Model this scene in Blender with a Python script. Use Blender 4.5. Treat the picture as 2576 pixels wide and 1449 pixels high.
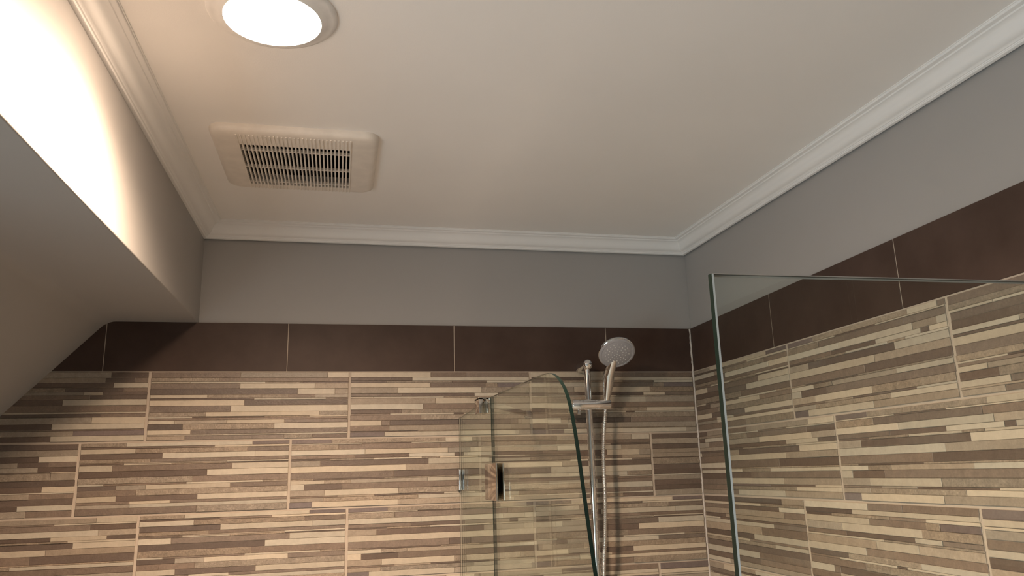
import bpy, bmesh, math, random
from mathutils import Vector, Matrix

# ------------------------------------------------------------------ scene, camera, light
for o in list(bpy.data.objects):
    bpy.data.objects.remove(o, do_unlink=True)
scene = bpy.context.scene
COL = scene.collection
RND = random.Random(7)

F_PX, IMG_W, IMG_H = 1929.62, 2576.0, 1449.0
CAM = Vector((-1.04267, -2.14719, 1.74760))
C_R = Vector((0.97633, -0.21443, -0.02790))
C_U = Vector((-0.02370, -0.23430, 0.97187))
C_F = Vector((0.21490, 0.94820, 0.23382))

cd = bpy.data.cameras.new('camera')
cd.sensor_fit = 'HORIZONTAL'
cd.sensor_width = 36.0
cd.lens = F_PX / IMG_W * 36.0
cd.clip_start = 0.02
cam = bpy.data.objects.new('camera', cd)
COL.objects.link(cam)
m3 = Matrix((C_R, C_U, -C_F)).transposed()
cam.matrix_world = Matrix.Translation(CAM) @ m3.to_4x4()
scene.camera = cam

LAMP_COLOR, LAMP_WATT, LAMP_GLOW = (1.0, 0.73, 0.52), 310.0, 170.0      # the recessed ceiling light over the shower
SKY_COLOR, SKY_POWER = (0.82, 0.92, 1.0), 8.5                         # daylight through an unseen window put in the left wall for cool light
world = bpy.data.worlds.new('world')
world.use_nodes = True
world.node_tree.nodes['Background'].inputs[0].default_value = (*SKY_COLOR, 1)
world.node_tree.nodes['Background'].inputs[1].default_value = SKY_POWER
scene.world = world

WIN_Y0, WIN_Y1, WIN_Z0, WIN_Z1 = -3.15, -1.75, 0.30, 1.70
pl = bpy.data.lights.new('window_portal', 'AREA')      # tells the renderer where daylight comes in; gives off no light of its own
pl.shape = 'RECTANGLE'; pl.size = WIN_Y1 - WIN_Y0; pl.size_y = WIN_Z1 - WIN_Z0; pl.cycles.is_portal = True
po = bpy.data.objects.new('window_portal', pl); COL.objects.link(po)
po.location = (-2.56, (WIN_Y0 + WIN_Y1) / 2, (WIN_Z0 + WIN_Z1) / 2)
po.rotation_euler = Matrix(((0, 0, -1), (1, 0, 0), (0, -1, 0))).to_euler() if False else (math.radians(90), 0, math.radians(-90))

scene.view_settings.view_transform = 'Standard'
scene.view_settings.look = 'None'
scene.view_settings.gamma = 1.0
scene.view_settings.use_curve_mapping = False
scene.view_settings.exposure = 0.0
scene.cycles.max_bounces = 12
scene.cycles.diffuse_bounces = 8
scene.cycles.transparent_max_bounces = 24
scene.cycles.sample_clamp_indirect = 6.0
scene.cycles.caustics_reflective = False
scene.cycles.caustics_refractive = False

# ------------------------------------------------------------------ room dimensions (metres)
ZB = 2.02961            # underside of the brown tile band = top of the mosaic
BAND = 0.13154
BT = ZB + BAND
TILE_W, TILE_H = 0.508, 0.180
BROWN_W = 0.45641
XL = -1.41867           # face of the short wall on the left
CEIL = 2.440
T_CEIL, T_SOFF, T_BAND = -0.00874, -0.0094, 0.00886   # old house: nothing is quite level (per metre from the back wall)
T_CRL, T_CRR = -0.004, -0.00835
CROWN_B = ZB + 0.36534
CROWN_D = 0.048
FRONT_Y, KNEE_X, BULK_Y = -3.6, -2.55, -1.42
SLOPE_X = -1.6409
SLOPE_K = (2.1588 - 1.9156) / (1.8644 - 1.6409)
def ceil_z(y): return CEIL + T_CEIL * (-y)
def soff_z(y): return BT + T_SOFF * (-y)

# ------------------------------------------------------------------ materials
MATS = {}
def new_mat(name):
    m = bpy.data.materials.new(name); m.use_nodes = True
    nt = m.node_tree
    b = nt.nodes['Principled BSDF']
    MATS[name] = m
    return m, nt, b
def add(nt, t, **kw):
    n = nt.nodes.new(t)
    for k, v in kw.items(): setattr(n, k, v)
    return n
def pos(nt):
    return add(nt, 'ShaderNodeNewGeometry').outputs['Position']
def noise(nt, scale, detail=3.0, rough=0.55, vec=None):
    n = add(nt, 'ShaderNodeTexNoise')
    n.inputs['Scale'].default_value = scale; n.inputs['Detail'].default_value = detail
    n.inputs['Roughness'].default_value = rough
    nt.links.new(vec if vec is not None else pos(nt), n.inputs['Vector'])
    return n.outputs['Fac']
def ramp(nt, fac, stops):
    r = add(nt, 'ShaderNodeValToRGB')
    e = r.color_ramp.elements
    e[0].position, e[0].color = stops[0][0], (*stops[0][1], 1)
    e[1].position, e[1].color = stops[-1][0], (*stops[-1][1], 1)
    for p, c in stops[1:-1]:
        k = e.new(p); k.color = (*c, 1)
    nt.links.new(fac, r.inputs['Fac'])
    return r.outputs['Color']
def bump(nt, b, height, strength, dist):
    n = add(nt, 'ShaderNodeBump')
    n.inputs['Distance'].default_value = dist
    if isinstance(strength, float): n.inputs['Strength'].default_value = strength
    else: nt.links.new(strength, n.inputs['Strength'])
    nt.links.new(height, n.inputs['Height']); nt.links.new(n.outputs['Normal'], b.inputs['Normal'])
def painted(name, col, rough, peel=0.12):
    m, nt, b = new_mat(name)
    d = tuple(c * 0.96 for c in col)
    nt.links.new(ramp(nt, noise(nt, 2.5), [(0.3, d), (0.7, col)]), b.inputs['Base Color'])
    b.inputs['Roughness'].default_value = rough
    b.inputs['Specular IOR Level'].default_value = 0.3
    bump(nt, b, noise(nt, 420.0, 2.0), peel, 0.0006)
    return m
def plain(name, col, rough, metal=0.0, spec=0.5):
    m, nt, b = new_mat(name)
    d = tuple(c * 0.93 for c in col)
    nt.links.new(ramp(nt, noise(nt, 35.0), [(0.35, d), (0.65, col)]), b.inputs['Base Color'])
    b.inputs['Roughness'].default_value = rough; b.inputs['Metallic'].default_value = metal
    b.inputs['Specular IOR Level'].default_value = spec
    return m
painted('paint_grey', (0.37, 0.36, 0.35), 0.55)
painted('paint_ceiling', (0.90, 0.875, 0.85), 0.7, 0.2)
painted('paint_trim', (0.86, 0.85, 0.84), 0.35, 0.04)
plain('grout', (0.47, 0.40, 0.33), 0.9, 0, 0.2)
plain('chrome', (0.86, 0.85, 0.84), 0.07, 1.0)
plain('chrome_brushed', (0.58, 0.50, 0.43), 0.12, 1.0)
plain('grey_plastic', (0.36, 0.35, 0.37), 0.35)
plain('nozzle_rubber', (0.72, 0.71, 0.70), 0.5)
plain('fan_plastic', (0.83, 0.77, 0.70), 0.4)
plain('fan_dark', (0.035, 0.028, 0.024), 0.6)
plain('lamp_trim', (0.84, 0.82, 0.80), 0.4)
plain('glass_edge', (0.004, 0.010, 0.008), 0.25, 0, 0.2)
plain('glass_arris', (0.30, 0.29, 0.27), 0.45)
plain('silicone', (0.55, 0.50, 0.46), 0.5)
plain('floor_tile', (0.56, 0.54, 0.52), 0.4)
plain('seam_black', (0.02, 0.018, 0.016), 0.5)

m, nt, b = new_mat('brown_tile')
nt.links.new(ramp(nt, noise(nt, 9.0, 6.0, 0.6), [(0.3, (0.050, 0.030, 0.023)), (0.72, (0.074, 0.047, 0.037))]), b.inputs['Base Color'])
b.inputs['Roughness'].default_value = 0.5
b.inputs['Specular IOR Level'].default_value = 0.25
bump(nt, b, noise(nt, 60.0, 4.0), 0.1, 0.0008)

# stone strips: every strip carries its own colour in the point attribute "tint"; its alpha says how rough-split the stone is
m, nt, b = new_mat('strip_stone')
at = add(nt, 'ShaderNodeAttribute', attribute_name='tint', attribute_type='GEOMETRY')
n1 = noise(nt, 55.0, 5.0, 0.65)
n2 = noise(nt, 260.0, 3.0, 0.6)
cl = add(nt, 'ShaderNodeMix', data_type='RGBA', blend_type='MULTIPLY')
nt.links.new(at.outputs['Color'], cl.inputs['A'])
nt.links.new(ramp(nt, n1, [(0.25, (0.74, 0.72, 0.70)), (0.5, (0.98, 0.97, 0.96)), (0.78, (1.26, 1.24, 1.20))]), cl.inputs['B'])
af = add(nt, 'ShaderNodeMath', operation='MULTIPLY_ADD'); af.inputs[1].default_value = 0.55; af.inputs[2].default_value = 0.45
nt.links.new(at.outputs['Alpha'], af.inputs[0]); nt.links.new(af.outputs[0], cl.inputs['Factor'])
c2 = add(nt, 'ShaderNodeMix', data_type='RGBA', blend_type='MULTIPLY')
nt.links.new(cl.outputs['Result'], c2.inputs['A'])
nt.links.new(ramp(nt, n2, [(0.3, (0.72, 0.70, 0.68)), (0.62, (1.05, 1.05, 1.05)), (0.8, (1.5, 1.48, 1.42))]), c2.inputs['B'])
a2 = add(nt, 'ShaderNodeMath', operation='MULTIPLY_ADD'); a2.inputs[1].default_value = 0.8; a2.inputs[2].default_value = 0.15
nt.links.new(at.outputs['Alpha'], a2.inputs[0]); nt.links.new(a2.outputs[0], c2.inputs['Factor'])
nt.links.new(c2.outputs['Result'], b.inputs['Base Color'])
b.inputs['Roughness'].default_value = 0.42
bs = add(nt, 'ShaderNodeMath', operation='MULTIPLY_ADD'); bs.inputs[1].default_value = 0.65; bs.inputs[2].default_value = 0.12
nt.links.new(at.outputs['Alpha'], bs.inputs[0])
bump(nt, b, noise(nt, 190.0, 4.0, 0.6), bs.outputs[0], 0.0022)

# clear glass sheet: see-through with a mirror share that follows the angle
def glass(name, tint):
    m = bpy.data.materials.new(name); m.use_nodes = True; nt = m.node_tree
    nt.nodes.remove(nt.nodes['Principled BSDF'])
    out = nt.nodes['Material Output']
    tr = add(nt, 'ShaderNodeBsdfTransparent')
    nt.links.new(ramp(nt, noise(nt, 1.2), [(0.2, tint), (0.8, tuple(min(1, c * 1.004) for c in tint))]), tr.inputs['Color'])
    gl = add(nt, 'ShaderNodeBsdfGlossy'); gl.inputs['Roughness'].default_value = 0.005
    gl.inputs['Color'].default_value = (0.95, 1.0, 0.97, 1)
    fr = add(nt, 'ShaderNodeFresnel')
    ge = add(nt, 'ShaderNodeNewGeometry')       # same mirror share on both faces of the sheet
    io = add(nt, 'ShaderNodeMath', operation='MULTIPLY_ADD'); io.inputs[1].default_value = 1 / 1.45 - 1.45; io.inputs[2].default_value = 1.45
    nt.links.new(ge.outputs['Backfacing'], io.inputs[0]); nt.links.new(io.outputs[0], fr.inputs['IOR'])
    mx = add(nt, 'ShaderNodeMixShader')
    nt.links.new(fr.outputs[0], mx.inputs[0]); nt.links.new(tr.outputs[0], mx.inputs[1]); nt.links.new(gl.outputs[0], mx.inputs[2])
    nt.links.new(mx.outputs[0], out.inputs['Surface'])
    MATS[name] = m
glass('clear_glass', (0.945, 0.965, 0.945))

def emitter(name, col, power):
    m = bpy.data.materials.new(name); m.use_nodes = True; nt = m.node_tree
    nt.nodes.remove(nt.nodes['Principled BSDF'])
    e = add(nt, 'ShaderNodeEmission')
    nt.links.new(ramp(nt, noise(nt, 3.0), [(0.0, col), (1.0, col)]), e.inputs['Color'])
    e.inputs['Strength'].default_value = power
    nt.links.new(e.outputs[0], nt.nodes['Material Output'].inputs['Surface'])
    MATS[name] = m
emitter('lamp_glow', LAMP_COLOR, LAMP_GLOW)

# ------------------------------------------------------------------ mesh helpers
def link(name, me, mats, parent=None, loc=(0, 0, 0)):
    o = bpy.data.objects.new(name, me); COL.objects.link(o)
    for mt in ([mats] if isinstance(mats, str) else mats): me.materials.append(MATS[mt])
    o.location = loc
    if parent: o.parent = parent
    return o
def mesh(name, verts, faces, mats, parent=None, loc=(0, 0, 0), smooth=False, mi=None):
    me = bpy.data.meshes.new(name); me.from_pydata([tuple(v) for v in verts], [], faces)
    bm = bmesh.new(); bm.from_mesh(me); bmesh.ops.recalc_face_normals(bm, faces=bm.faces); bm.to_mesh(me); bm.free()
    if mi: me.polygons.foreach_set('material_index', mi)
    if smooth: me.shade_smooth()
    return link(name, me, mats, parent, loc)
def box(name, lo, hi, mat, parent=None, bev=0.0, seg=2, loc=None):
    bm = bmesh.new(); bmesh.ops.create_cube(bm, size=1.0)
    lo, hi = Vector(lo), Vector(hi)
    c = (lo + hi) / 2
    for v in bm.verts: v.co = Vector(((hi.x - lo.x) * v.co.x, (hi.y - lo.y) * v.co.y, (hi.z - lo.z) * v.co.z))
    if bev: bmesh.ops.bevel(bm, geom=bm.edges[:], offset=bev, segments=seg, affect='EDGES', profile=0.5)
    me = bpy.data.meshes.new(name); bm.to_mesh(me); bm.free()
    if bev: me.shade_smooth(); 
    o = link(name, me, mat, parent, c)
    if bev: smooth_angle(o)
    return o
def smooth_angle(o, deg=35):
    me = o.data
    me.shade_smooth()
    bm = bmesh.new(); bm.from_mesh(me)
    for e in bm.edges:
        if len(e.link_faces) == 2 and e.calc_face_angle(0) > math.radians(deg): e.smooth = False
    bm.to_mesh(me); bm.free()
def frame_from(axis):
    a = Vector(axis).normalized()
    t = Vector((0, 0, 1)) if abs(a.z) < 0.9 else Vector((1, 0, 0))
    x = t.cross(a).normalized(); y = a.cross(x)
    return x, y, a
def lathe(name, prof, origin, axis, mat, parent=None, n=40, mi=None):
    """prof = [(radius, distance along axis)]"""
    x, y, a = frame_from(axis); o = Vector((0, 0, 0))
    vs, fs, ms = [], [], []
    for r, h in prof:
        for i in range(n):
            t = 2 * math.pi * i / n
            vs.append(o + a * h + (x * math.cos(t) + y * math.sin(t)) * max(r, 1e-5))
    for k in range(len(prof) - 1):
        for i in range(n):
            j = (i + 1) % n
            fs.append((k * n + i, k * n + j, (k + 1) * n + j, (k + 1) * n + i)); ms.append(mi[k] if mi else 0)
    ob = mesh(name, vs, fs, mat, parent, origin, True, ms if mi else None)
    smooth_angle(ob)
    return ob
def cyl(name, p0, p1, r, mat, parent=None, n=28, ch=0.0012):
    p0, p1 = Vector(p0), Vector(p1); L = (p1 - p0).length
    return lathe(name, [(0, 0), (r - ch, 0), (r, ch), (r, L - ch), (r - ch, L), (0, L)], p0, p1 - p0, mat, parent, n)
def tube(name, pts, radii, mat, parent=None, n=16, cap=True):
    pts = [Vector(p) for p in pts]; vs, fs = [], []
    x = None
    for i, p in enumerate(pts):
        d = (pts[min(i + 1, len(pts) - 1)] - pts[max(i - 1, 0)]).normalized()
        if x is None: x = frame_from(d)[0]
        x = (x - d * x.dot(d)).normalized(); y = d.cross(x)
        for k in range(n):
            t = 2 * math.pi * k / n
            vs.append(p + (x * math.cos(t) + y * math.sin(t)) * radii[i])
    for i in range(len(pts) - 1):
        for k in range(n):
            j = (k + 1) % n
            fs.append((i * n + k, i * n + j, (i + 1) * n + j, (i + 1) * n + k))
    if cap: fs += [tuple(range(n)), tuple(range((len(pts) - 1) * n, len(pts) * n))]
    return mesh(name, vs, fs, mat, parent, (0, 0, 0), True)
def empty(name, loc, label, cat, group=None):
    o = bpy.data.objects.new(name, None); COL.objects.link(o); o.location = loc; o.empty_display_size = 0.05
    tag(o, label, cat, group); return o
def tag(o, label, cat, group=None):
    o['label'] = label; o['category'] = cat
    if group: o['group'] = group
    return o
def keep(parent, *obs):
    """parent objects that were built in world coordinates"""
    bpy.context.view_layer.update()
    for o in obs:
        o.parent = parent; o.matrix_parent_inverse = parent.matrix_world.inverted()
def struct(o):
    o['kind'] = 'structure'; return o

# ------------------------------------------------------------------ the room shell
wall_back = struct(box('wall_back', (KNEE_X - 0.1, 0.006, 0), (0.10, 0.12, 2.56), 'paint_grey'))
wall_right = struct(box('wall_right', (0.006, FRONT_Y, 0), (0.12, 0.005, 2.56), 'paint_grey'))
wall_front = struct(box('wall_front', (KNEE_X - 0.1, FRONT_Y - 0.1, 0), (0.12, FRONT_Y, 2.56), 'paint_grey'))
floor = struct(box('floor', (KNEE_X - 0.1, FRONT_Y - 0.1, -0.1), (0.12, 0.12, 0.0), 'floor_tile'))

# left: the short wall, its level underside and the slope under the stairs, one plastered body
z_end = soff_z(0) + SLOPE_K * (KNEE_X - SLOPE_X)
def prof_left(y):
    dz = soff_z(y) - soff_z(0)
    return [(XL, 2.56), (XL, soff_z(y)), (SLOPE_X, soff_z(y)), (KNEE_X, z_end + dz), (KNEE_X, 2.56)]
n = 5
vs = [(x, 0.006, z) for x, z in prof_left(0)] + [(x, BULK_Y, z) for x, z in prof_left(BULK_Y)]
fs = [tuple(range(n)), tuple(range(n, 2 * n))] + [(i, (i + 1) % n, n + (i + 1) % n, n + i) for i in range(n)]
wall_left = struct(mesh('wall_left', vs, fs, 'paint_grey'))
bm = bmesh.new(); bm.from_mesh(wall_left.data)
ed = [e for e in bm.edges if abs(e.verts[0].co.y - e.verts[1].co.y) > 1 and all(abs(v.co.x - XL) < 1e-4 and v.co.z < 2.4 for v in e.verts)]
ed2 = [e for e in bm.edges if abs(e.verts[0].co.y - e.verts[1].co.y) > 1 and all(abs(v.co.x - SLOPE_X) < 1e-4 for v in e.verts)]
bmesh.ops.bevel(bm, geom=ed, offset=0.004, segments=4, affect='EDGES', profile=0.5)
bmesh.ops.bevel(bm, geom=[e for e in bm.edges if e in set(ed2)] or ed2, offset=0.02, segments=5, affect='EDGES', profile=0.5)
bm.to_mesh(wall_left.data); bm.free(); smooth_angle(wall_left, 25)

# unseen tiled slab added under the slope to keep light out of the alcove
struct(box('alcove_light_block', (-2.16, BULK_Y, 0), (-2.06, 0.0, soff_z(0) + SLOPE_K * (-2.06 - SLOPE_X) + 0.02), 'brown_tile'))
# far left wall with an unseen window, set low to light ceiling and soffit
bm = bmesh.new()
def slab(y0, y1, z0, z1):
    r = bmesh.ops.create_cube(bm, size=1.0)
    for v in r['verts']: v.co = Vector((KNEE_X - 0.05 + 0.1 * v.co.x, (y0 + y1) / 2 + (y1 - y0) * v.co.y, (z0 + z1) / 2 + (z1 - z0) * v.co.z))
slab(FRONT_Y, WIN_Y0, 0, 2.56); slab(WIN_Y1, 0.12, 0, 2.56); slab(WIN_Y0, WIN_Y1, 0, WIN_Z0); slab(WIN_Y0, WIN_Y1, WIN_Z1, 2.56)
me = bpy.data.meshes.new('wall_far_left'); bm.to_mesh(me); bm.free()
struct(link('wall_far_left', me, 'paint_grey'))
win = bpy.data.objects.new('unseen_window_1', None); COL.objects.link(win); win.location = (KNEE_X - 0.05, (WIN_Y0 + WIN_Y1) / 2, WIN_Z0); struct(win)
wp = []
for y0, y1, z0, z1 in ((WIN_Y0, WIN_Y0 + 0.05, WIN_Z0, WIN_Z1), (WIN_Y1 - 0.05, WIN_Y1, WIN_Z0, WIN_Z1), (WIN_Y0 + 0.05, WIN_Y1 - 0.05, WIN_Z0, WIN_Z0 + 0.05), (WIN_Y0 + 0.05, WIN_Y1 - 0.05, WIN_Z1 - 0.05, WIN_Z1)):
    wp.append(box('window_frame', (KNEE_X - 0.075, y0, z0), (KNEE_X - 0.03, y1, z1), 'paint_trim'))
wp.append(box('pane', (KNEE_X - 0.055, WIN_Y0 + 0.05, WIN_Z0 + 0.05), (KNEE_X - 0.05, WIN_Y1 - 0.05, WIN_Z1 - 0.05), 'clear_glass'))
keep(win, *wp)

# ceiling with the opening of the exhaust fan
FX0, FX1, FY0, FY1 = -1.2596, -1.0340, -0.6000, -0.3715      # open slots of the fan grille
xs = [KNEE_X - 0.1, FX0, FX1, 0.12]; ys = [FRONT_Y - 0.1, FY0, FY1, 0.12]
vs, fs = [], []
def q(x0, x1, y0, y1, z_off, flip=False):
    i = len(vs); vs.extend([(x0, y0, ceil_z(y0) + z_off), (x1, y0, ceil_z(y0) + z_off), (x1, y1, ceil_z(y1) + z_off), (x0, y1, ceil_z(y1) + z_off)])
    fs.append((i, i + 1, i + 2, i + 3))
for i in range(3):
    for j in range(3):
        if (i, j) == (1, 1): continue
        q(xs[i], xs[i + 1], ys[j], ys[j + 1], 0.0)
        q(xs[i], xs[i + 1], ys[j], ys[j + 1], 0.012)
for (x0, y0, x1, y1) in ((FX0, FY0, FX1, FY0), (FX1, FY0, FX1, FY1), (FX1, FY1, FX0, FY1), (FX0, FY1, FX0, FY0)):
    i = len(vs); vs.extend([(x0, y0, ceil_z(y0)), (x1, y1, ceil_z(y1)), (x1, y1, ceil_z(y1) + 0.012), (x0, y0, ceil_z(y0) + 0.012)]); fs.append((i, i + 1, i + 2, i + 3))
ceiling = struct(mesh('ceiling', vs, fs, 'paint_ceiling'))

# crown moulding, mitred in the two back corners
CP = [(0.0, 1.0), (0.0035, 1.0), (0.0062, 0.975), (0.0070, 0.94), (0.0062, 0.90), (0.0066, 0.875), (0.0090, 0.865), (0.0098, 0.84)]
for i in range(13):                                  # cove, then a soft swell
    t = i / 12
    CP.append((0.0105 + 0.0265 * (t + 0.075 * math.sin(2 * math.pi * t)), 0.82 - 0.60 * (t - 0.10 * math.sin(2 * math.pi * t))))
CP += [(0.0375, 0.20), (0.0380, 0.165), (0.0405, 0.15), (0.0435, 0.155), (0.0455, 0.13), (0.0462, 0.09), (0.0460, 0.05), (CROWN_D, 0.045), (CROWN_D, 0.0)]
def crown(name, pa, pb):
    """pa, pb: functions (d, h) -> point at the two ends"""
    k = len(CP)
    vs = [pa(d, h) for d, h in CP] + [pb(d, h) for d, h in CP]
    fs = [(i, i + 1, k + i + 1, k + i) for i in range(k - 1)]
    o = mesh(name, vs, fs, 'paint_trim', smooth=True); smooth_angle(o, 38)
    return struct(o)
hL = lambda y: ceil_z(y) - (CROWN_B + T_CRL * (-y))
hR = lambda y: ceil_z(y) - (CROWN_B + T_CRR * (-y))
H0 = CEIL - CROWN_B
crown('trim_1', lambda d, h: (XL + d, -d, CEIL - H0 * h), lambda d, h: (-d, -d, CEIL - H0 * h))
crown('trim_2', lambda d, h: (XL + d, -d, CEIL - H0 * h), lambda d, h: (XL + d, BULK_Y, ceil_z(BULK_Y) - hL(BULK_Y) * h))
crown('trim_3', lambda d, h: (-d, -d, CEIL - H0 * h), lambda d, h: (-d, FRONT_Y, ceil_z(FRONT_Y) - hR(FRONT_Y) * h))

# ------------------------------------------------------------------ tiled walls
def P_back(a, d, z): return (a, -d, z)            # a = X along the wall, d = proud of the tile face
def P_right(a, d, z): return (-d, -a, z)          # a = distance from the back corner
def project(p):
    d = Vector(p) - CAM; z = d.dot(C_F)
    if z < 0.05: return None
    return (IMG_W / 2 + F_PX * d.dot(C_R) / z, IMG_H / 2 - F_PX * d.dot(C_U) / z)
def prism(P, a0, a1, z0, z1, d0, d1, ch, zt=0.0):
    """block on a wall from depth d0 to the proud face d1 with chamfered front edge; zt = rise of the top from a0 to a1"""
    c = ((a0 + a1) / 2, (z0 + z1) / 2)
    pts = [(a0, z0), (a1, z0), (a1, z1 + zt), (a0, z1)]
    ins = [(a0 + ch, z0 + ch), (a1 - ch, z0 + ch), (a1 - ch, z1 + zt - ch), (a0 + ch, z1 - ch)]
    o = Vector(P(c[0], 0, c[1]))
    vs = [Vector(P(a, d0, z)) - o for a, z in pts] + [Vector(P(a, d1 - ch * 0.8, z)) - o for a, z in pts] + [Vector(P(a, d1, z)) - o for a, z in ins]
    fs = [(8, 9, 10, 11)] + [(i, (i + 1) % 4, 4 + (i + 1) % 4, 4 + i) for i in range(4)] + [(4 + i, 4 + (i + 1) % 4, 8 + (i + 1) % 4, 8 + i) for i in range(4)]
    return o, vs, fs

# grout bed behind each tiled face
def grout(P, wall, a0, a1, tilt):
    o, vs, fs = prism(P, a0, a1, 0.0, BT, -0.0065, -0.0012, 0.0002, tilt)
    g = mesh('grout', vs, fs, 'grout', None, o); g.parent = wall; g.matrix_parent_inverse = Matrix.Translation(-wall.location)
    return g
bpy.context.view_layer.update()
grout(P_back, wall_back, KNEE_X, 0.004, 0.0)
grout(P_right, wall_right, 0.0, -FRONT_Y, T_BAND * -FRONT_Y)
def child_of(o, parent):
    o.parent = parent; o.matrix_parent_inverse = Matrix.Translation(-parent.location)

# dark brown band
for k in range(6):
    a1 = -0.27317 - BROWN_W * (k - 1) - 0.0011; a0 = a1 - BROWN_W + 0.0022
    a1 = min(a1, -0.0012)
    if a1 < -2.2: continue
    o, vs, fs = prism(P_back, a0, a1, ZB + 0.0012, BT, -0.006, 0.0, 0.0008)
    child_of(mesh('brown_tile', vs, fs, 'brown_tile', None, o), wall_back)
for k in range(10):
    a0 = 0.45446 + BROWN_W * (k - 1) + 0.0011; a1 = a0 + BROWN_W - 0.0022
    a0 = max(a0, 0.0035)
    o, vs, fs = prism(P_right, a0, min(a1, -FRONT_Y - 0.01), ZB + 0.0012, BT + T_BAND * a0, -0.006, 0.0, 0.0008, T_BAND * (a1 - a0))
    child_of(mesh('brown_tile', vs, fs, 'brown_tile', None, o), wall_right)

# mosaic: rows of strips on each 51 x 18 cm tile. "top bottom colour+right-edge ..." in thousandths of the tile, rows split by ;
DESIGN = {
    'A': '0 53 K208 L815 P1000;55 82 D376 B629 L1000;84 150 L254 K791 B1000;152 229 D381 L830 L1000;230 277 K327 B614 B1000;277 296 B203 T693 L1000;296 314 B204 L428 K694 D1000;316 396 L152 B720 L1000;398 484 D600 L1000;485 569 K533 B1000;570 595 L118 B504 L874 K1000;596 660 D176 T313 L715 B1000;661 740 B104 B270 K1000;741 816 L180 D560 L1000;818 855 B244 L432 B1000;856 905 T245 L1000;905 993 B559 K1000',
    'B': '0 61 P206 K814 L964 B1000;62 76 L364 D630 L1000;78 157 K243 B786 B1000;158 233 L381 L828 T951 L1000;235 288 B325 D617 L865 D911 L1000;289 314 D202 K428 L685 K784 L1000;316 399 T149 D721 L1000;400 487 L599 T1000;488 581 B533 D1000;581 601 K114 D486 K1000;602 656 L173 K308 T715 L1000;657 743 L71 D266 B1000;744 828 T176 L559 K1000;829 854 B242 T433 D805 L1000;855 912 T171 K664 L1000;913 993 P112 L558 T1000',
    'C': '0 69 B259 T814 L1000;70 89 L365 B628 L1000;91 164 K252 B789 D1000;165 243 T377 L828 T1000;243 298 D618 L867 D1000;299 323 D199 K694 L1000;325 402 T153 D719 L1000;404 484 L602 T1000;485 590 B536 D1000;590 609 K1000;610 655 L173 K455 L1000;657 743 D258 B1000;745 827 L561 T1000;828 859 P433 D810 L1000;860 908 K664 L1000;910 990 B112 L560 T1000',
    'D': '0 84 B439 T888 L1000;84 141 K335 B1000;143 168 L190 L566 K757 D1000;169 247 B439 L823 T1000;247 336 D733 L928 T1000;340 387 L280 K688 B825 T1000;387 415 D513 L882 B1000;418 500 L464 D1000;500 595 B398 L1000;595 658 K278 L849 K1000;660 679 L211 D569 K798 L1000;679 710 B1000;711 764 L128 T382 L671 B1000;766 849 D168 K620 L1000;851 915 L208 B1000;916 936 T368 L632 L1000;937 994 T181 B672 K817 D1000',
    'E': '0 78 L436 B635 B1000;79 131 D334 L1000;133 167 D193 K556 B751 L1000;168 240 L434 B746 K815 P1000;241 329 T255 L723 K1000;332 382 B278 D682 L816 B1000;384 405 L122 L509 K1000;406 496 T462 L694 T1000;497 581 L394 B1000;584 643 D276 K696 L1000;644 667 B214 L564 D619 L1000;668 747 B381 K1000;748 828 L168 B212 D592 B1000;829 910 B209 T1000;911 924 D365 K1000;926 993 P184 L935 T1000',
    'F': '0 81 T820 D1000;82 152 T794 D934 B1000;153 227 D835 L1000;228 287 K613 D887 B1000;288 332 T700 L788 D1000;333 395 B729 D1000;396 480 D607 L1000;481 575 B1000;576 598 L1000;600 651 D789 B1000;652 740 T748 L1000;741 820 D569 L1000;821 841 B1000;842 913 T668 P1000;914 991 D569 L1000',
    'G': '0 81 D1000;82 169 T1000;170 249 D826 L1000;249 317 T735 D872 B1000;318 385 T826 D1000;386 399 B885 L1000;400 498 K887 T1000;500 583 D1000;584 660 D854 L1000;661 677 L1000;678 750 T801 B1000;751 835 D1000;836 906 D755 L1000;907 992 T793 B1000',
    'H': '0 75 D820 T1000;76 113 L621 K1000;115 175 B322 D789 L1000;176 258 T826 B1000;260 316 D246 T1000;317 346 L176 D1000;347 403 L725 B1000;403 508 T610 B1000;509 587 D531 L1000;588 619 L485 B1000;620 669 K722 L1000;669 758 D1000;759 842 L564 B1000;844 924 D566 B1000;925 990 L253 T1000',
    'I': '0 90 P1000;95 155 L450 T1000;160 185 L1000;190 270 T500 K1000;275 360 B700 L1000;365 430 L600 D1000;435 530 D400 B1000;535 620 T1000;625 700 L300 B1000;705 730 D1000;735 820 K550 L1000;825 910 B800 T1000;915 985 D350 L1000',
}
PAL = {'L': (0.460, 0.405, 0.325), 'T': (0.320, 0.268, 0.212), 'B': (0.195, 0.150, 0.118), 'D': (0.132, 0.098, 0.078), 'P': (0.165, 0.132, 0.124), 'K': (0.285, 0.233, 0.180)}
ROUGHSTONE = {'K': 1.0, 'B': 0.45, 'D': 0.35, 'T': 0.35, 'P': 0.3, 'L': 0.0}
def tint_of(code, rng):
    c = PAL[code]; f = rng.uniform(0.86, 1.13); w = rng.uniform(-0.035, 0.035)
    return (c[0] * f * (1 + w), c[1] * f, c[2] * f * (1 - w), ROUGHSTONE[code])
ODD = -0.51071 + TILE_W      # right end of the tile next to the corner in rows 1, 3, 5 ...
EVEN = -0.1528 + TILE_W
BACK_ROWS = {0: 'EEDF', 1: 'GDBAG', 2: 'ABACH', 3: 'IEBDA'}
RIGHT_ROWS = {0: 'ABDEACBDE', 1: 'HCBDAEBDA', 2: 'HEIBDACEB', 3: 'DABEHCABD'}
def tint_attr(me, cols):
    at = me.color_attributes.new('tint', 'FLOAT_COLOR', 'POINT')
    flat = [c for t in cols for c in t]
    at.data.foreach_set('color', flat)
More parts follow.
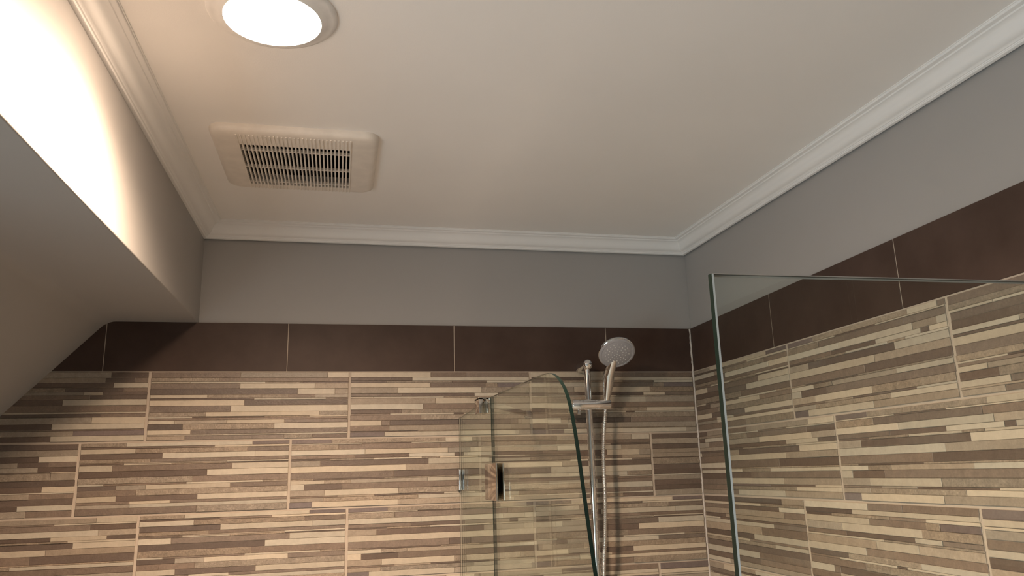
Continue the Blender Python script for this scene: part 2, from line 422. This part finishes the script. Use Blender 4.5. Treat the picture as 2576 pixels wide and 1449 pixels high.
def clad(wall, P, rows, right):
    strips = []
    rng = random.Random(3 if right else 11)
    nrow = 12
    for r in range(nrow):
        zt = ZB - r * TILE_H
        seq = rows.get(r) or ''.join(rng.choice('ABCDEI') for _ in range(9))
        for k, des in enumerate(seq):
            if right:
                off = -0.51085 if r % 2 == 0 else -0.1530
                a0 = -off - TILE_W + k * TILE_W
            else:
                a0 = (ODD if r % 2 == 0 else EVEN) - TILE_W * (k + 1)
            a1 = a0 + TILE_W
            lo, hi = (0.004, -FRONT_Y - 0.01) if right else (KNEE_X + 0.005, -0.0015)
            if a1 < lo + 0.01 or a0 > hi - 0.01: continue
            g = 0.0028
            t0, t1 = max(a0 + g, lo), min(a1 - g, hi)
            zb = zt - TILE_H
            if not right and zb > 2.1588 + SLOPE_K * (t1 - SLOPE_X): continue
            if zb < 0.0: continue
            o, vs, fs = prism(P, t0, t1, zb + 0.002, zt - 0.0024, -0.0011, -0.0004, 0.0006)
            tile = mesh('mosaic_tile', vs, fs, 'grout', None, o)
            child_of(tile, wall)
            for row in DESIGN[des].split(';'):
                w = row.split(); v0, v1 = int(w[0]) / 1000, int(w[1]) / 1000
                u = 0.0
                for s in w[2:]:
                    u1 = int(s[1:]) / 1000
                    wob = 0.0016
                    s0 = a0 + g + (TILE_W - 2 * g) * u + (rng.uniform(0, wob) if u == 0 else 0.0003)
                    s1 = a0 + g + (TILE_W - 2 * g) * u1 - (rng.uniform(0, wob) if u1 == 1 else 0.0003)
                    u = u1
                    s0, s1 = max(s0, lo + rng.uniform(0, wob)), min(s1, hi - rng.uniform(0, wob))
                    if s1 - s0 < 0.004: continue
                    z1 = zt - 0.0022 - (TILE_H - 0.0042) * v0; z0 = zt - 0.0022 - (TILE_H - 0.0042) * v1
                    if not right and z0 > 2.1588 + SLOPE_K * (s1 - SLOPE_X): continue
                    thick = v1 - v0
                    pr = {'L': 0.0019, 'T': 0.0015, 'K': 0.0019, 'B': 0.0009, 'D': 0.0005, 'P': 0.0008}[s[0]] + rng.uniform(-0.0004, 0.0009)
                    ch = min(0.0007, (z1 - z0) * 0.22)
                    so, sv, sf = prism(P, s0, s1, z0 + 0.0001, z1 - 0.0001, -0.0006, pr, ch)
                    col = tint_of(s[0], rng)
                    pp = [project(P(a, 0, z)) for a, z in ((s0, z0), (s1, z0), (s1, z1), (s0, z1))]
                    area, hpx = 0.0, 0.0
                    if all(pp):
                        x0 = max(0, min(p[0] for p in pp)); x1 = min(IMG_W, max(p[0] for p in pp))
                        y0 = max(0, min((pp[2][1] + pp[3][1]) / 2, (pp[0][1] + pp[1][1]) / 2)); y1 = min(IMG_H, (pp[0][1] + pp[1][1]) / 2)
                        hpx = y1 - y0
                        if x1 - x0 > 8 and hpx > 8: area = (x1 - x0) * hpx
                    strips.append((area, tile, so, sv, sf, col))
    strips.sort(key=lambda t: -t[0])
    av, afc, acol = [], [], []
    for i, (area, tile, so, sv, sf, col) in enumerate(strips):
        if i < 298 and area > 0:
            o = mesh('strip', sv, sf, 'strip_stone', None, so); tint_attr(o.data, [col] * len(sv))
            o.parent = tile; o.matrix_parent_inverse = Matrix.Translation(-tile.location)
        else:
            k = len(av); av += [v + so for v in sv]; afc += [tuple(k + q for q in f) for f in sf]; acol += [col] * len(sv)
    st = mesh('small_strips', av, afc, 'strip_stone', None, (0, 0, 0)); tint_attr(st.data, acol)
    st['kind'] = 'stuff'; child_of(st, wall)
clad(wall_back, P_back, BACK_ROWS, False)
clad(wall_right, P_right, RIGHT_ROWS, True)

# uneven grout bead in the corner of the two tiled walls
pts, rad = [], []
z = 0.0
while z < BT:
    pts.append((-0.0012 + RND.uniform(-0.0007, 0.0007), -0.0012 + RND.uniform(-0.0007, 0.0007), z)); rad.append(RND.uniform(0.0022, 0.0036)); z += 0.006
child_of(tube('corner_grout', pts, rad, 'silicone', n=6), wall_right)

# ------------------------------------------------------------------ recessed ceiling light
def downlight(x, y, label, glow, col, watt):
    t = empty('ceiling_light', (x, y, ceil_z(y)), label, 'ceiling light')
    t.rotation_euler.x = -T_CEIL
    lathe('trim_ring', [(0.0955, 0.0), (0.0955, 0.002), (0.093, 0.0045), (0.088, 0.0055), (0.080, 0.0085), (0.0735, 0.0118), (0.0712, 0.0125), (0.0700, 0.0105)], (0, 0, 0), (0, 0, -1), 'lamp_trim', t, 64)
    lathe('lens', [(0.0702, 0.0100), (0.066, 0.0125), (0.055, 0.0142), (0.035, 0.0154), (0.015, 0.0160), (0.0, 0.0161)], (0, 0, 0), (0, 0, -1), glow, t, 64)
    ld = bpy.data.lights.new('beam', 'SPOT'); ld.energy = watt; ld.color = col
    ld.spot_size = math.radians(160); ld.spot_blend = 1.0; ld.shadow_soft_size = 0.055
    lo = bpy.data.objects.new('beam', ld); COL.objects.link(lo); lo.parent = t; lo.location = (0, 0, -0.019)
    return t
downlight(-1.1555, -1.070, 'round recessed ceiling light glowing white inside a pale trim ring', 'lamp_glow', LAMP_COLOR, LAMP_WATT)

# ------------------------------------------------------------------ exhaust fan in the ceiling
VX0, VX1, VY0, VY1 = -1.3125, -0.9765, -0.6690, -0.3360
VC = Vector(((VX0 + VX1) / 2, (VY0 + VY1) / 2, 0)); VC.z = ceil_z(VC.y)
fan = empty('exhaust_fan', VC, 'square beige exhaust fan cover with a slotted grille set in the ceiling', 'exhaust fan')
fan.rotation_euler.x = -T_CEIL
def rrect(x0, x1, y0, y1, r, z, k=8):
    out = []
    for cx, cy, a in ((x1 - r, y1 - r, 0), (x0 + r, y1 - r, 90), (x0 + r, y0 + r, 180), (x1 - r, y0 + r, 270)):
        for i in range(k + 1):
            t = math.radians(a + 90 * i / k); out.append((cx + r * math.cos(t), cy + r * math.sin(t), z))
    return out
lx0, lx1, ly0, ly1 = VX0 - VC.x, VX1 - VC.x, VY0 - VC.y, VY1 - VC.y
gx0, gx1, gy0, gy1 = FX0 - VC.x, FX1 - VC.x, FY0 - VC.y, FY1 - VC.y
rings = [rrect(lx0, lx1, ly0, ly1, 0.030, 0.0)]
for ins, dz in ((0.0005, -0.006), (0.003, -0.0105), (0.008, -0.0135), (0.016, -0.0150)):
    rings.append(rrect(lx0 + ins, lx1 - ins, ly0 + ins, ly1 - ins, 0.030 - ins * 0.6, dz))
rings.append(rrect(gx0, gx1, gy0, gy1, 0.0008, -0.0150)); rings.append(rrect(gx0, gx1, gy0, gy1, 0.0008, -0.0080))
k = len(rings[0]); vs = [v for r in rings for v in r]
fs = [(a * k + i, a * k + (i + 1) % k, (a + 1) * k + (i + 1) % k, (a + 1) * k + i) for a in range(len(rings) - 1) for i in range(k)]
cover = mesh('cover', vs, fs, 'fan_plastic', fan, (0, 0, 0), True); smooth_angle(cover, 50)
sl_me = None
NS = 28; pitch = (gx1 - gx0) / NS
for i in range(NS + 1):
    x = gx0 + pitch * i
    if sl_me is None:
        s0 = box('slat', (-0.00165, -0.6495 - VC.y, -0.0168), (0.00165, -0.3480 - VC.y, -0.0085), 'fan_plastic', fan, 0.0005, 1)
        sl_me = s0.data; base = s0.location.copy()
        s0.location = base + Vector((x, 0, 0))
    else:
        s = bpy.data.objects.new('slat', sl_me); COL.objects.link(s); s.parent = fan; s.location = base + Vector((x, 0, 0))
for yb in (-0.5715, -0.4775, -0.3890):
    box('crossbar', (gx0, yb - 0.0016 - VC.y, -0.0150), (gx1, yb + 0.0016 - VC.y, -0.0085), 'fan_plastic', fan)
# sheet-metal housing above, with the motor and its bracket
hv = [(gx0 - 0.004, gy0 - 0.004, -0.004), (gx1 + 0.004, gy0 - 0.004, -0.004), (gx1 + 0.004, gy1 + 0.004, -0.004), (gx0 - 0.004, gy1 + 0.004, -0.004)]
hv += [(x, y, 0.16) for x, y, _ in hv]
mesh('housing', hv, [(4, 5, 6, 7)] + [(i, (i + 1) % 4, 4 + (i + 1) % 4, 4 + i) for i in range(4)], 'fan_dark', fan)
lathe('motor', [(0.0, 0.05), (0.045, 0.05), (0.052, 0.056), (0.052, 0.12), (0.0, 0.12)], (0.0, -0.01, 0), (0, 0, 1), 'fan_dark', fan)
box('bracket', (gx0, -0.012, 0.036), (gx1, 0.012, 0.044), 'fan_dark', fan)

# ------------------------------------------------------------------ shower glass
GX = -0.7165
def sheet(name, outline, org, du, dn, th, parent=None, arris=0.0):
    """glass sheet: outline [(w, z)] in the plane org + w*du, thickness th along dn; edge faces get the dark green edge colour"""
    n = len(outline); org, du, dn = Vector(org), Vector(du), Vector(dn)
    a = arris
    def ring(off, ins):
        cx = sum(p[0] for p in outline) / n; cz = sum(p[1] for p in outline) / n
        return [org + du * (w - ins * (1 if w > cx else -1)) + dn * off + Vector((0, 0, z - ins * (1 if z > cz else -1))) for w, z in outline]
    if a:
        rs = [ring(-th / 2, a), ring(-th / 2 + a, 0), ring(th / 2 - a, 0), ring(th / 2, a)]; em = [2, 1, 2]
    else:
        rs = [ring(-th / 2, 0), ring(th / 2, 0)]; em = [1]
    vs = [p for r in rs for p in r]; fs = [tuple(range(n))]; mi = [0]
    for k in range(len(rs) - 1):
        for i in range(n):
            fs.append((k * n + i, k * n + (i + 1) % n, (k + 1) * n + (i + 1) % n, (k + 1) * n + i)); mi.append(em[k])
    fs.append(tuple(range((len(rs) - 1) * n, len(rs) * n))); mi.append(0)
    return mesh(name, vs, fs, ['clear_glass', 'glass_edge', 'glass_arris'], parent, (0, 0, 0), False, mi)

# fixed panel against the back wall
fixed = empty('fixed_glass_panel', (GX, -0.24, 0), 'clear fixed glass panel clamped to the tiled back wall beside the hinged door', 'glass panel')
p1 = sheet('glass', [(0.003, 0.0), (0.474, 0.0), (0.474, 1.9105), (0.003, 1.8985)], (GX, 0, 0), (0, -1, 0), (1, 0, 0), 0.0055)
p2 = box('seal', (GX - 0.0015, -0.0035, 0.0), (GX + 0.0015, -0.0001, 1.8985), 'grout')
w1 = box('wall_clip', (GX - 0.0095, -0.040, 1.706), (GX - 0.0032, -0.004, 1.760), 'chrome', None, 0.0012)
w2 = box('wall_clip', (GX + 0.0032, -0.040, 1.706), (GX + 0.0085, -0.004, 1.760), 'chrome', None, 0.0012)
keep(fixed, p1, p2, w1, w2)

# hinged door with the swept outer edge
DA = math.radians(2.3153)
DH = Vector((GX, -0.4785, 0)); DU = Vector((math.sin(DA), -math.cos(DA), 0)); DN = Vector((math.cos(DA), math.sin(DA), 0))
out = [(0.003, 0.02), (0.003, 1.911), (0.12, 1.911), (0.25, 1.911), (0.34, 1.911), (0.39, 1.9108), (0.418, 1.9095), (0.4384, 1.9060), (0.4589, 1.8995), (0.4785, 1.8895), (0.4969, 1.8765), (0.5085, 1.8645),
       (0.5170, 1.8530), (0.5285, 1.8300), (0.5390, 1.8025), (0.5478, 1.7741), (0.5552, 1.7486), (0.5630, 1.7192), (0.5722, 1.6856), (0.5805, 1.6570), (0.5872, 1.6340), (0.5957, 1.6055),
       (0.6100, 1.5500), (0.6240, 1.4700), (0.6340, 1.3600), (0.6400, 1.2000), (0.6420, 0.9000), (0.6420, 0.02)]
door = empty('glass_shower_door', (DH.x, DH.y, 0), 'clear hinged glass shower door with a swept round top corner and dark green edge', 'shower door')
g = sheet('glass', out, DH, DU, DN, 0.006)
parts = [g]
for zc in (1.7295, 0.42):
    hx = GX
    a = box('hinge_plate', (hx - 0.0095, -0.5480, zc - 0.0385), (hx - 0.0052, -0.4240, zc + 0.0385), 'chrome_brushed', None, 0.0016)
    c = box('hinge_plate', (hx + 0.0052, -0.5480, zc - 0.0385), (hx + 0.0095, -0.4240, zc + 0.0385), 'chrome_brushed', None, 0.0016)
    d = cyl('hinge_pin', (hx, -0.4763, zc - 0.030), (hx, -0.4763, zc + 0.030), 0.0054, 'chrome_brushed', None, 20)
    parts += [a, c, d]
keep(door, *parts)

# stabiliser: clamp over the top of the fixed panel, flat bar to a square flange on the back wall
stab = empty('stabilizer_bar', (-0.52, 0, 1.907), 'chrome stabilizer bar from the top of the fixed glass panel to the tiled wall', 'support bar')
pA, pB = Vector((GX + 0.012, -0.395, 1.9035)), Vector((-0.524, -0.010, 1.9065))
dv = (pB - pA).normalized(); sx = Vector((0, 0, 1)).cross(dv).normalized()
def bar(name, a, b, w, h, mat):
    up = Vector((0, 0, 1)); vs = []
    for p in (a, b):
        for s, t in ((-1, -1), (1, -1), (1, 1), (-1, 1)): vs.append(p + sx * s * w / 2 + up * t * h / 2)
    return mesh(name, vs, [(0, 1, 2, 3), (4, 5, 6, 7)] + [(i, (i + 1) % 4, 4 + (i + 1) % 4, 4 + i) for i in range(4)], mat)
b0 = bar('rod', pA, pB, 0.006, 0.013, 'chrome')
c0 = box('clamp_jaw', (GX - 0.0135, -0.385, 1.8830), (GX - 0.0034, -0.330, 1.9185), 'chrome_brushed', None, 0.001)
c1 = box('clamp_jaw', (GX + 0.0034, -0.385, 1.8830), (GX + 0.0110, -0.330, 1.9185), 'chrome_brushed', None, 0.001)
c2 = box('clamp_cap', (GX - 0.0135, -0.385, 1.9140), (GX + 0.0110, -0.330, 1.9190), 'chrome_brushed', None, 0.001)
c3 = cyl('swivel', (GX + 0.0165, -0.388, 1.8935), (GX + 0.0165, -0.388, 1.9135), 0.0062, 'chrome', None, 20)
f0 = box('wall_flange', (-0.5335, -0.010, 1.8955), (-0.5105, -0.0012, 1.9180), 'chrome', None, 0.0028, 1)
keep(stab, b0, c0, c1, c2, c3, f0)

# return panel between the doorway and the right wall
ret = empty('return_glass_panel', (-0.36, -1.5236, 0), 'clear glass return panel standing square to the right tiled wall with dark edge', 'glass panel')
g = sheet('glass', [(0.0, 0.0), (0.7125, 0.0), (0.7125, 1.9230), (0.0, 1.9190)], (GX + 0.001, -1.5236, 0), (1, 0, 0), (0, 1, 0), 0.0096, None, 0.0013)
keep(ret, g)

# ------------------------------------------------------------------ slide bar, hand shower, hose
RX, RY = -0.3553, -0.055
rail = empty('slide_bar', (RX, 0, 1.35), 'chrome vertical shower slide bar with slider mounted on the tiled back wall', 'slide bar')
ps = []
ps.append(cyl('rail', (RX, RY, 1.17), (RX, RY, 2.040), 0.0098, 'chrome', None, 36))
for zc in (2.0335, 1.19):
    ps.append(lathe('wall_bracket', [(0.0, -0.001), (0.0175, -0.001), (0.0180, 0.004), (0.0165, 0.020), (0.0150, 0.046), (0.0152, 0.060), (0.0146, 0.067), (0.0120, 0.073), (0.0070, 0.0765), (0.0, 0.0775)], (RX - 0.001, -0.0012, zc + 0.008), (0, -1, 0), 'chrome', None, 36))
SZ, SY = 1.9277, -0.0600
slider = lathe('slider', [(0.0, 0.0), (0.0150, 0.0), (0.0156, 0.001), (0.0156, 0.0295), (0.0146, 0.0300), (0.0146, 0.0306), (0.0156, 0.0311), (0.0156, 0.0642), (0.0146, 0.0647), (0.0146, 0.0653), (0.0156, 0.0658), (0.0156, 0.1105), (0.0150, 0.1115), (0.0, 0.1115)], (-0.4060, SY, SZ), (1, 0, 0), 'chrome', None, 40)
knob = lathe('clamp_knob', [(0.0, 0.0), (0.0095, 0.0), (0.0105, 0.0015), (0.0105, 0.008), (0.0085, 0.0095), (0.0085, 0.013), (0.0, 0.013)], (-0.4180, SY, SZ - 0.004), (1, 0, 0), 'chrome', None, 24)
lever = cyl('lever', (-0.3885, SY - 0.004, SZ - 0.0275), (-0.3885, SY - 0.004, SZ - 0.013), 0.0058, 'chrome', None, 18)
keep(rail, *ps, slider)
keep(slider, knob, lever)

HN = Vector((-0.05, -0.66, -0.75)).normalized()
HC = Vector((-0.2955, -0.1450, 2.0625))                 # middle of the spray face
hand = empty('hand_shower', (-0.3165, -0.062, SZ), 'chrome hand shower with a round grey spray face resting in the slider', 'hand shower')
hk = [(Vector((-0.3045, -0.0600, SZ + 0.0020)), 0.0088), (Vector((-0.3045, -0.0640, SZ + 0.0160)), 0.0098), (Vector((-0.3035, -0.0720, SZ + 0.0400)), 0.0138), (Vector((-0.3030, -0.0820, SZ + 0.0640)), 0.0158),
      (Vector((-0.3015, -0.0940, SZ + 0.0880)), 0.0150), (Vector((-0.2990, -0.1080, SZ + 0.1080)), 0.0140), (Vector((-0.2950, -0.1220, SZ + 0.1300)), 0.0150)]
hp, hr = [], []
for i in range(len(hk) - 1):
    q0, q1, q2, q3 = hk[max(i - 1, 0)], hk[i], hk[i + 1], hk[min(i + 2, len(hk) - 1)]
    for j in range(5):
        t = j / 5
        hp.append(0.5 * ((2 * q1[0]) + (q2[0] - q0[0]) * t + (2 * q0[0] - 5 * q1[0] + 4 * q2[0] - q3[0]) * t * t + (3 * q1[0] - q0[0] - 3 * q2[0] + q3[0]) * t ** 3))
        hr.append(0.5 * ((2 * q1[1]) + (q2[1] - q0[1]) * t + (2 * q0[1] - 5 * q1[1] + 4 * q2[1] - q3[1]) * t * t + (3 * q1[1] - q0[1] - 3 * q2[1] + q3[1]) * t ** 3))
hp.append(hk[-1][0]); hr.append(hk[-1][1])
hh = tube('handle', hp, hr, 'chrome', None, 24)
head = lathe('spray_head', [(0.0, -0.030), (0.016, -0.029), (0.032, -0.024), (0.044, -0.016), (0.0505, -0.008), (0.0520, -0.003), (0.0520, 0.0), (0.0500, 0.0015)], HC, HN, 'chrome', None, 48)
face = lathe('spray_face', [(0.0508, 0.0008), (0.0500, 0.0030), (0.0470, 0.0045), (0.0445, 0.0048), (0.0435, 0.0040), (0.0425, 0.0046), (0.0, 0.0052)], HC, HN, 'grey_plastic', None, 48)
x, y, a = frame_from(HN)
nv, nf = [], []
for cnt, rr in ((1, 0.0), (6, 0.0085), (11, 0.0165), (15, 0.0250), (19, 0.0335), (6, 0.0)):
    if rr == 0.0 and cnt == 6: continue
    for i in range(cnt):
        t = 2 * math.pi * i / cnt + rr * 60
        c = HC + a * 0.0046 + (x * math.cos(t) + y * math.sin(t)) * rr
        b_ = len(nv)
        for lv, (r_, h_) in enumerate(((0.0014, 0.0), (0.0011, 0.0016))):
            for j in range(6):
                s = math.pi * 2 * j / 6; nv.append(c + a * h_ + (x * math.cos(s) + y * math.sin(s)) * r_)
        nf += [(b_ + j, b_ + (j + 1) % 6, b_ + 6 + (j + 1) % 6, b_ + 6 + j) for j in range(6)] + [tuple(b_ + 6 + j for j in range(6))]
noz = mesh('nozzles', nv, nf, 'nozzle_rubber'); noz['kind'] = 'stuff'
keep(hand, hh, head, face)
keep(face, noz)

# corrugated metal hose hanging from the holder, looping back up to its wall outlet below the frame
ctrl = [(-0.3080, -0.0610, 1.9180), (-0.3095, -0.0615, 1.9050), (-0.3190, -0.066, 1.845), (-0.3250, -0.070, 1.780), (-0.3280, -0.073, 1.676), (-0.3340, -0.075, 1.580), (-0.3440, -0.076, 1.475),
        (-0.3480, -0.080, 1.300), (-0.3300, -0.095, 1.080), (-0.2800, -0.105, 0.900), (-0.2200, -0.100, 0.860), (-0.1750, -0.075, 0.900), (-0.1650, -0.030, 0.960), (-0.1650, -0.0015, 0.975)]
ctrl = [Vector(c) for c in ctrl]
path = []
for i in range(len(ctrl) - 1):
    p0, p1, p2, p3 = ctrl[max(i - 1, 0)], ctrl[i], ctrl[i + 1], ctrl[min(i + 2, len(ctrl) - 1)]
    m_ = max(2, int((p2 - p1).length / 0.0011))
    for j in range(m_):
        t = j / m_
        path.append(0.5 * ((2 * p1) + (p2 - p0) * t + (2 * p0 - 5 * p1 + 4 * p2 - p3) * t * t + (3 * p1 - p0 - 3 * p2 + p3) * t ** 3))
path.append(ctrl[-1])
L, rad = 0.0, []
for i, p in enumerate(path):
    if i: L += (p - path[i - 1]).length
    rad.append(0.0052 + 0.0011 * math.cos(2 * math.pi * L / 0.0050))
hose = tube('shower_hose', path, rad, 'chrome', None, 14)
tag(hose, 'ribbed chrome shower hose hanging from the hand shower beside the slide bar', 'hose')
